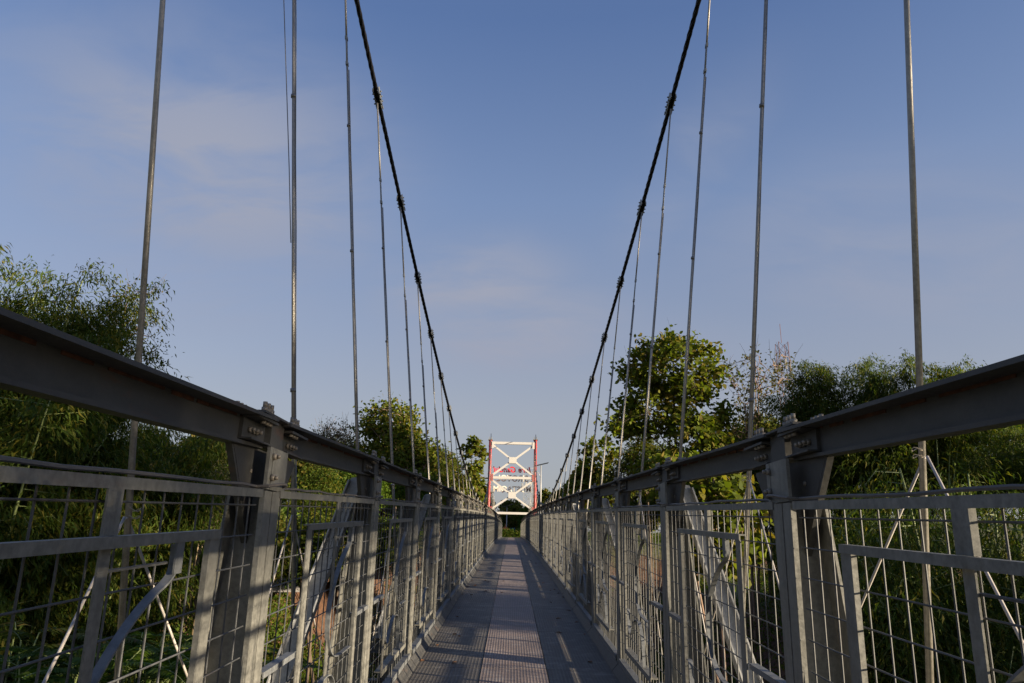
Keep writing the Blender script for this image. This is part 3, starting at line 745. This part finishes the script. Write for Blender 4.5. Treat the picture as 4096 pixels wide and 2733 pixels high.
tree('small olive tree between the lamp-side teak and the tall teak', gb(e[0][0],48), e, 'broad', 150, 60, .6, .2, .11, .15, BARKD, 1, 8)
G2 = 'bamboo on the right bank'
def bm(px, pytop, Yd, spread, label, group, **k):
    t = at(px*K, pytop*K, Yd); g = float(ground(t.x,Yd)); return bamboo(label, (t.x,Yd,g), (t.z-g)*1.04, spread, group=group, **k)
bm(1930,850,33,2.7,'rounded bamboo crown rising behind the first joint of the right railing',G2,culms=20,nleaf=30000,low=.68)
bm(2085,850,31,1.8,'small rounded bamboo tuft beside the nearest right hanger rod',G2,culms=14,nleaf=22000,low=.68)
bm(1800,935,34,2.4,'dark lower bamboo under the twiggy pink tree',G2,culms=16,nleaf=24000,low=.68)
bm(2250,985,33,3.4,'yellow-green bamboo at the right edge below the top rail',G2,culms=16,nleaf=22000,low=.62)
bm(2010,1010,34,3.8,'deep green bamboo thicket filling the right railing, behind the A of pipes',G2,culms=20,nleaf=30000,low=.1)
bm(2190,1040,8.5,1.0,'dark bamboo nearest to the right railing',G2,culms=22,nleaf=30000,low=.2,ll=.11,lw=.02)
bm(2480,960,34,3.8,'bamboo clump half outside the right edge',G2,culms=16,nleaf=24000,low=.1)
bm(1850,1120,33,3.2,'low dark bamboo behind the first right post',G2,culms=16,nleaf=24000,low=.05)
# left bank
G3 = 'bamboo on the left bank'
bm(22,548,15,1.5,'tallest bamboo plume at the left edge of the view',G3,culms=11,nleaf=26000,ll=.17,lw=.03)
bm(110,670,15.5,1.6,'bamboo stepping down below the tallest left plume',G3,culms=18,nleaf=40000,ll=.17,lw=.03)
bm(160,775,15,1.25,'olive bamboo behind the nearest left hanger rod',G3,culms=18,nleaf=40000,ll=.17,lw=.03)
bm(62,622,15.2,1.3,'bamboo between the tallest plume and the olive one at the left',G3,culms=13,nleaf=30000,ll=.17,lw=.03)
bm(60,900,13.5,1.9,'dark bamboo under the left top rail',G3,culms=18,nleaf=34000,low=.05)
bm(300,940,17,2.2,'dark green bamboo mass behind the near left mesh',G3,culms=18,nleaf=34000,low=.05)
bm(-160,700,14,2.2,'bamboo clump half outside the left edge',G3,culms=14,nleaf=22000)
bm(480,1010,24,1.2,'dry straw-coloured bamboo culms with few leaves left of the first left post',G3,culms=34,nleaf=2500,dry=True,kind='dry',low=.6)
bm(420,985,27,2.3,'mid green bamboo behind the dry culms',G3,culms=18,nleaf=28000)
e = [E(240,345,655,790,17),E(290,410,780,845,17.5),E(200,290,740,880,17)]
tree('airy small-leaved tree reaching out past the nearest left hanger rod', gb(-10.2,17), e, 'broad', 62, 42, .34, .12, .045, .09, BARKD, 1, 10, twig=.008, bare=20)
e = [E(690,780,1080,1230,30),E(650,720,1130,1250,29)]
tree('bushy green tree behind the first open bay of the left railing', gb(e[0][0],30), e, 'bamboo', 170, 110, .5, .17, .05, .12, BARKD, 2, 8)
e = [E(705,830,965,1080,46),E(790,850,1010,1110,45)]
tree('brown twiggy tree left of the leafy crown', gb(e[0][0],46), e, 'dry', 150, 26, .6, .17, .09, .13, BARK, 2, 9, bare=140, twig=.02)
e = [E(825,960,920,1010,44),E(815,1000,980,1110,44),E(860,1010,1030,1130,43)]
tree('leafy dome-crowned tree with a bare straight trunk, mid left', gb(at(908*K,1100*K,44).x,44), e, 'teak', 230, 46, .6, .25, .19, .15, BARK, 2, 12, 'teak trees')
e = [E(770,880,1070,1170,36)]
tree('bright green low tree beneath the dome-crowned tree', gb(e[0][0],36), e, 'bright', 110, 90, .6, .16, .07, .1, BARKD, 2, 6)
e = [E(985,1045,1030,1130,50),E(960,1030,1080,1170,48)]
tree('slim tree with a forked pale trunk left of the tower', gb(e[0][0],50), e, 'broad', 120, 50, .55, .2, .12, .13, BARK, 2, 7)
e = [E(1060,1112,1005,1110,78),E(1045,1112,1090,1170,78)]
tree('teak with tufted leaves touching the left tower column', gb(e[0][0]-.5,78), e, 'teak', 75, 26, .5, .5, .42, .16, BARKD, 1, 9, 'teak trees', bare=30)
e = [E(905,1000,1090,1190,40)]
tree('small dense green tree low behind the left railing', gb(e[0][0],40), e, 'bright', 100, 70, .6, .2, .1, .1, BARKD, 2, 6)
# beyond the far end
G4 = 'trees beyond the far end of the bridge'
for k,(x0,x1,y0,y1,Yd,kd,lab) in enumerate([
 (1140,1205,1150,1215,128,'broad','dim green tree framed under the lower tower brace'),
 (1225,1275,1125,1200,125,'broad','olive tree behind the right foot of the tower'),
 (1085,1130,1120,1200,110,'broad','olive tree behind the left foot of the tower'),
 (1196,1226,1165,1245,112,'bright','bright palm-like tree right of the portal lamp'),
 (1265,1330,1125,1210,100,'broad','olive tree row piece right of the portal'),
 (1035,1110,1110,1200,95,'broad','dark green tree left of the left tower column'),
 (1150,1210,1165,1235,120,'broad','dark low tree behind the portal lamp'),
 (1330,1420,1120,1210,85,'broad','green tree low between the right cable and the teak'),
 (1420,1520,1110,1220,75,'broad','green tree low behind the right railing, far bank'),
 (940,1040,1120,1220,80,'broad','green tree low behind the left railing, far bank'),
 (860,950,1110,1220,78,'broad','dark tree farther left on the far bank'),
 (760,870,1100,1220,75,'broad','dim tree deep behind the bright low tree'),
 (1520,1640,1100,1230,70,'broad','dim tree deep behind the young teak'),
 (700,850,1005,1150,68,'broad','olive tree at the back, behind the brown twiggy tree'),(845,985,985,1150,70,'broad','olive tree at the back, behind the dome-crowned tree'),(975,1070,1045,1180,72,'broad','olive tree at the back, between dome-crowned tree and tower'),
 (1300,1450,1090,1200,92,'broad','olive tree at the back, behind the right hangers'),(1450,1640,1020,1180,90,'broad','olive tree at the back, behind the tall teak'),(1610,1800,985,1150,88,'broad','olive tree at the back, behind the pinkish twiggy tree'),(560,720,1020,1150,55,'broad','olive tree at the back, above the first left post'),(420,600,990,1150,50,'broad','olive tree at the back, behind the dry bamboo culms')]):
    e = [E(x0,x1,y0,y1,Yd)]; tree(lab, gb(e[0][0],Yd), e, kd, 130, 50, .16*e[0][3]+.25, .42, .26, .18, BARKD, 1, 7, G4)
# unseen trees, crowns shaped to shade near bays; last two added to shade left bank
for k,(x_,y_,zf,zt,rr,cl,lab,lo) in enumerate([(23,-9.6,5.35,11.0,3.2,125,'tree behind the near bridge end shading the first bays',.5),(23.5,-5.4,5.55,11.2,3.0,115,'second tree off the near right bank',.6),(24,-1.4,5.8,11.4,3.0,100,'third tree off the near right bank',-.2),(24.5,3.2,7.2,12,3.0,100,'fourth tree off the near right bank, unseen, added to shade the left bank',.6),(25.5,8.2,7.6,12,3.2,90,'fifth tree off the near right bank, unseen, added to shade the left bank',.6)]):
    tree(lab, gb(x_,y_), [(x_,y_,(zf+zt)/2+.7,rr*.8,rr,(zt-zf)/2),(x_,y_,zf+.65,rr,rr*1.1,.35),(x_,y_,zf+.65,rr,rr*1.1,.35),(x_,y_,zf+lo,rr,rr*1.1,.35)], 'broad', cl, 80, .6, .3, .19, .2, BARKD, 1, 10, shell=.15)
for x_,y_,lab in [(37,24,'unseen bushy tree far off to the right, added to shade the bamboo'),(43,22,'second unseen bushy tree far off to the right, added for shade'),(33,25.5,'third unseen bushy tree far off to the right, added for shade')]:  # out of view, added to keep the right bamboo thicket in shade
    tree(lab, gb(x_,y_), [(x_,y_,4.4,3.6,2.6,3.9)], 'broad', 260, 60, .95, .4, .26, .2, BARKD, 1, 10, shell=.2)
# low growth: one mass over the slopes
def scatter(n, xr, yr, h, keep):
    x = rng.uniform(*xr,n); y = rng.uniform(*yr,n); k = keep(x,y); x,y = x[k],y[k]; z = ground(x,y)+rng.uniform(0,1,len(x))**1.6*h*(1+.5*wob(x,y,1.4)); return np.stack([x,y,z],1)
P = np.concatenate([
 scatter(60000,(-30,-5),(4,60),.7,lambda x,y: (wob(x,y,2.2)>-.05)&~((x>-13.5)&(x<-6)&(y>17)&(wob(x,y,1.7)<-.35))),
 scatter(45000,(-15,-5.5),(11,36),.55,lambda x,y: wob(x,y,1.1)>-.9),
 scatter(60000,(5,30),(6,60),1.0,lambda x,y: wob(x,y,2.5)>-.55),
 scatter(50000,(-9,9),(8,60),.6,lambda x,y: wob(x,y,2.0)>-.25),
 scatter(30000,(-30,30),(66,110),.8,lambda x,y: (np.abs(x)>1.6)),
 scatter(9000,(-1.6,1.6),(86,110),.7,lambda x,y: y>0)])
n = len(P); D = unit(rng.normal(size=(n,3))*.8+np.array([0,0,.5])); Nn = unit(rng.normal(size=(n,3))*.6+np.array([0,0,1]))
tag(place('undergrowth', leaf_mesh('undergrowth', P, D, Nn, .24*rng.uniform(.5,1.4,n), .1*rng.uniform(.6,1.3,n), LM['bamboo'], mats=[LM['bamboo'],LM['bright'],LM['dry']], mi=np.searchsorted([.45,.85],rng.uniform(0,1,n)))), 'low weeds and shrubs covering the river banks', 'undergrowth', kind='stuff')
# fern-leaved shrubs and a flowering weed just outside the near left railing, castor shrub on the right
def frond_shrub(label, base, h, nf, ln, kind, pin=.11, name='fern_shrub', pw=.035):
    base = Vector(base); root = empty(name, base); tag(root, label, 'shrub', 'shrubs outside the near railings'); b = MB(); P=[];D=[];NN=[];LL=[]
    for k in range(nf):
        a = random.uniform(0,6.28); p0 = Vector((random.uniform(-.25,.25),random.uniform(-.25,.25),0)); hh = h*random.uniform(.45,1); tp = p0+Vector((math.cos(a)*.25*hh,math.sin(a)*.25*hh,hh))
        b.tube([p0-Vector((0,0,.2)),p0.lerp(tp,.5),tp],[.012,.009,.006],4,False)
        l = ln*random.uniform(.6,1.1); d = Vector((math.cos(a),math.sin(a),random.uniform(-.05,.45))).normalized(); sdv = d.cross(Vector((0,0,1))).normalized(); prev=tp
        for j in range(18):
            f = (j+1)/18; q = tp+d*l*f-Vector((0,0,.3*l*f*f))
            for s in (-1,1): P.append(tuple(q)); D.append(tuple(sdv*s+d*.35+Vector((0,0,-.1)))); NN.append((0,0,1)); LL.append(pin*(1-.6*f)*random.uniform(.85,1.1))
            if j%3==2: b.tube([prev,q],[.004,.003],3,False); prev=q
    place('stems', b.mesh('stems', CULMG), root); L = np.array(LL)
    place('foliage', leaf_mesh('foliage', np.array(P), np.array(D), unit(np.array(NN)+rng.normal(size=(len(P),3))*.15), L*1.5, L*0+pw, LM[kind]), root); return root
for k,(px,py,Yd,h,nf,ln,kind,lab) in enumerate([
 (330,1470,6.5,1.5,70,.6,'bright','feathery green shrub low at the left, below the near mesh'),(190,1500,5.8,1.3,60,.55,'bright','feathery shrub nearest to the bottom left corner'),
 (470,1490,7.5,1.4,65,.6,'bright','feathery shrub in front of the red bank'),(80,1450,6.2,1.5,40,.45,'broad','broad weed at the bottom left corner'),
 (620,1530,9.5,1.3,60,.6,'bright','feathery shrub under the first left post')]):
    t = at(px*K,py*K,Yd); g = float(ground(t.x,Yd)); frond_shrub(lab,(t.x,Yd,max(g,t.z-h*1.0)),h,nf,ln,kind)
for k,(px,py,Yd,lab) in enumerate([(2000,1440,9,'dark palmate-leaved shrub behind the near right mesh'),(1960,1370,11,'paler palmate-leaved shrub behind the first right post')]):
    t = at(px*K,py*K,Yd); frond_shrub(lab,(t.x,Yd,t.z-1.3),1.5,55,.3,'broad',.16,'palmate_shrub',.07)
# banana plants beside the house
def banana(label, base, h):
    root = empty('banana_plant', base); tag(root, label, 'banana plant', 'banana plants'); b = MB(); b.tube([(0,0,-.3),(0,0,h*.5),(.05,0,h*.75)],[.11,.09,.05],8); place('trunk', b.mesh('trunk', CULMG), root)
    b = MB()
    for k in range(9):
        a = k*2.4; l = h*random.uniform(.5,.7); d = Vector((math.cos(a),math.sin(a),0)); s_ = d.cross(Vector((0,0,1))); prev=None
        for j in range(9):
            f = j/8; c = Vector((.03,0,h*.72))+d*l*f*.85+Vector((0,0,l*(.9*f-1.25*f*f))); w = .22*math.sin(math.pi*min(1,f*.93+.07))**.6*h/2.4
            row = [c-s_*w-Vector((0,0,w*.35)),c,c+s_*w-Vector((0,0,w*.35))]
            if prev: b.add(prev+row,[(0,1,4,3),(1,2,5,4)])
            prev=row
    place('leaves', b.mesh('leaves', LM['bright']), root)
for px,py,Yd,h,lab in [(598,1172,26,1.5,'banana plant in front of the pale hut on the left bank'),(655,1172,27,1.4,'banana plant right of the pale hut on the left bank'),(1000,1200,38,2.2,'banana plant behind the third left bay')]:
    t = at(px*K,py*K,Yd); banana(lab,gb(t.x,Yd) if ground(t.x,Yd)>t.z-3 else (t.x,Yd,t.z-1),h)
for x0,x1,y0,y1,Yd,kd,lab in [(560,640,1170,1320,20,'broad','round dark bush low behind the first left post'),(640,740,1190,1330,22,'bamboo','round green bush low in the first open left bay'),(745,830,1200,1330,25,'broad','dull green bush low in the second left bay'),(830,930,1190,1300,30,'bamboo','green bush low behind the third left post')]:
    e = [E(x0,x1,y0,y1,Yd)]; tree(lab, (e[0][0],Yd,e[0][2]-e[0][5]), e, kd, 120, 70, .4, .14, .07, .05, BARKD, 3, 6, 'bushes on the left bank', name='bush', cat='bush')
for x0,x1,y0,y1,Yd,lab in [(1750,1950,975,1130,88,'olive tree at the back, between the mast and the bamboo domes'),(1940,2150,950,1130,92,'olive tree at the back, behind the bamboo domes'),(2140,2420,950,1130,92,'olive tree at the back, near the right edge')]:
    e = [E(x0,x1,y0,y1,Yd)]; tree(lab, gb(e[0][0],Yd), e, 'bamboo', 230, 70, 1.5, .6, .3, .18, BARKD, 1, 8, G4)
tree('unseen bush off the right bank, added to shade the near bamboo', gb(12.5,5.0), [(12.5,5.0,1.0,1.9,1.7,2.1)], 'broad', 130, 60, .5, .2, .11, .06, BARKD, 3, 6, shell=.2, name='bush', cat='bush')  # outside the frame, added to block sun from the nearest right bamboo
e = [E(1660,1830,960,1110,40)]; tree('olive broad tree under and behind the pinkish twiggy tree', gb(e[0][0],40), e, 'broad', 170, 60, .6, .2, .11, .13, BARKD, 1, 8)
# houses on the left bank
TILE = plain('red_roof_tile', (.085,.03,.02), .85, 0, .3, 9); TILED = plain('dark_roof_tile', (.09,.04,.035), .85, 0, .3, 9); WALLP = plain('pale_house_wall', (.2,.19,.185), .85); WALLB = plain('brick_wall', (.1,.05,.032), .9, 0, .25, 8)
WOOD = plain('door_wood', (.14,.08,.04), .7)
def house(label, x, y, zr, w, d, h, wall, roof, rz):
    root = empty('house', (x,y,zr-h-1.1), rz); tag(root, label, 'house', 'houses on the left bank')
    b = MB(); b.box(-w/2,w/2,-d/2,d/2,-1,h)
    for s in (-1,1): b.prism([(-d/2,h),(d/2,h),(0,h+1.05)],0,*sorted((s*(w/2-.1),s*w/2)))
    place('wall', b.mesh('wall', wall), root)
    b = MB()
    for s in (-1,1): b.beam((0,s*(d/2+.5)*1.0,h-.2),(0,0,h+1.12),w+.9,.07)
    place('roof', b.mesh('roof', roof), root)
    b = MB(); b.box(-.45,.45,-d/2-.04,-d/2+.02,0,2.0); place('door', b.mesh('door', WOOD), root)
    for s in (-1,1): b = MB(); b.box(s*w*.3-.4,s*w*.3+.4,-d/2-.03,-d/2+.02,.9,1.9); place('window', b.mesh('window', DARK), root)
t = at(660*K,1150*K,33); house('pale-walled hut with a dark tiled roof seen through the near left mesh', t.x, 33, t.z-.2, 3.2, 3, 1.6, WALLP, TILED, .3)
t = at(760*K,1160*K,42); house('house with a red tiled roof seen through the second left bay', t.x, 42, t.z+.3, 5, 5, 2.3, WALLB, TILE, -.5)
# far bank small things: stall with a blue tarpaulin, brick gate pillar
t = at(2049,2124,104); g = float(ground(t.x,104)); root = empty('stall', (t.x,104,g)); tag(root, 'small stall with a blue tarpaulin roof beyond the deck end', 'stall'); Hh = t.z-g
b = MB(); b.box(-.35,.35,-.4,.4,0,Hh+.1); place('counter', b.mesh('counter', WALLP), root)
b = MB(); b.prism([(-.4,Hh+.1),(.4,Hh+.1),(.35,Hh+.28),(-.1,Hh+.4)],0,-.36,.36); place('tarpaulin', b.mesh('tarpaulin', plain('blue_tarpaulin',(.04,.2,.55),.5)), root)
t = at(2022,2103,95); g = float(ground(t.x,95)); root = empty('gate_pillar', (t.x,95,g)); tag(root, 'orange brick gate pillar with a pointed top left of the portal lamp', 'pillar'); Hh = t.z-g
OR = plain('orange_brick',(.5,.2,.09),.85)
b = MB(); b.box(-.32,.32,-.32,.32,-.5,Hh*.55); place('shaft', b.mesh('shaft', OR), root)
b = MB(); b.box(-.42,.42,-.42,.42,Hh*.55,Hh*.55+.18); b.cbox(-.28,.28,-.28,.28,Hh*.55+.18,Hh*.55+.4,.03); b.tube([(0,0,Hh*.55+.4),(0,0,Hh*.8),(0,0,Hh+.2)],[.2,.12,.02],8); place('finial', b.mesh('finial', OR), root)
# lattice masts
def mast(label, px, pyt, Yd, w, mats, hh):
    t = at(px,pyt,Yd); g = 3.0; root = empty('radio_mast', (t.x,Yd,g)); tag(root, label, 'radio mast', 'lattice masts'); H = t.z-g; n = int(H/(w*1.1)); bs = [MB(),MB()]
    for s in range(n):
        z0,z1 = H*s/n,H*(s+1)/n; b = bs[((n-1-s)//7)%2]; c = [(-w/2,-w/2),(w/2,-w/2),(w/2,w/2),(-w/2,w/2)]
        for i in range(4):
            p,q = c[i],c[(i+1)%4]; r = w*.03; b.tube([(*p,z0),(*p,z1)],r,4,False); b.tube([(*p,z0),(*q,z1)],r*.6,3,False); b.tube([(*q,z0),(*p,z1)],r*.6,3,False); b.tube([(*p,z0),(*q,z0)],r*.6,3,False)
    place('red_section', bs[0].mesh('red_section', mats[0]), root); place('pale_section', bs[1].mesh('pale_section', mats[1]), root)
    b = MB(); b.tube([(0,0,H),(0,0,H+hh)],w*.03,4); 
    place('antenna_rod', b.mesh('antenna_rod', mats[0]), root)
    for k in range(3):
        a = k*2.1+.4; b = MB(); z = H*.965-w*2.4; b.cbox(math.cos(a)*w*.9-.2,math.cos(a)*w*.9+.2,math.sin(a)*w*.9-.12,math.sin(a)*w*.9+.12,z,z+w*1.1,.03); place('panel_antenna', b.mesh('panel_antenna', mats[1]), root)
    if mats[0] is not LAMPG:
        b = MB(); b.tube([(0,-w*.8,H-w*7.4),(0,-w*.95,H-w*7.4)],w*.75,16); place('dish', b.mesh('dish', mats[1]), root)
mast('red and white lattice radio mast behind the twiggy tree', 3126, 1372, 150, 2.1, (plain('mast_red',(.15,.06,.05),.6), plain('mast_white',(.22,.21,.2),.6)), 4.5)
mast('faint grey lattice mast behind the sign lettering', 2106, 1893, 210, 1.7, (LAMPG,LAMPG), 2)
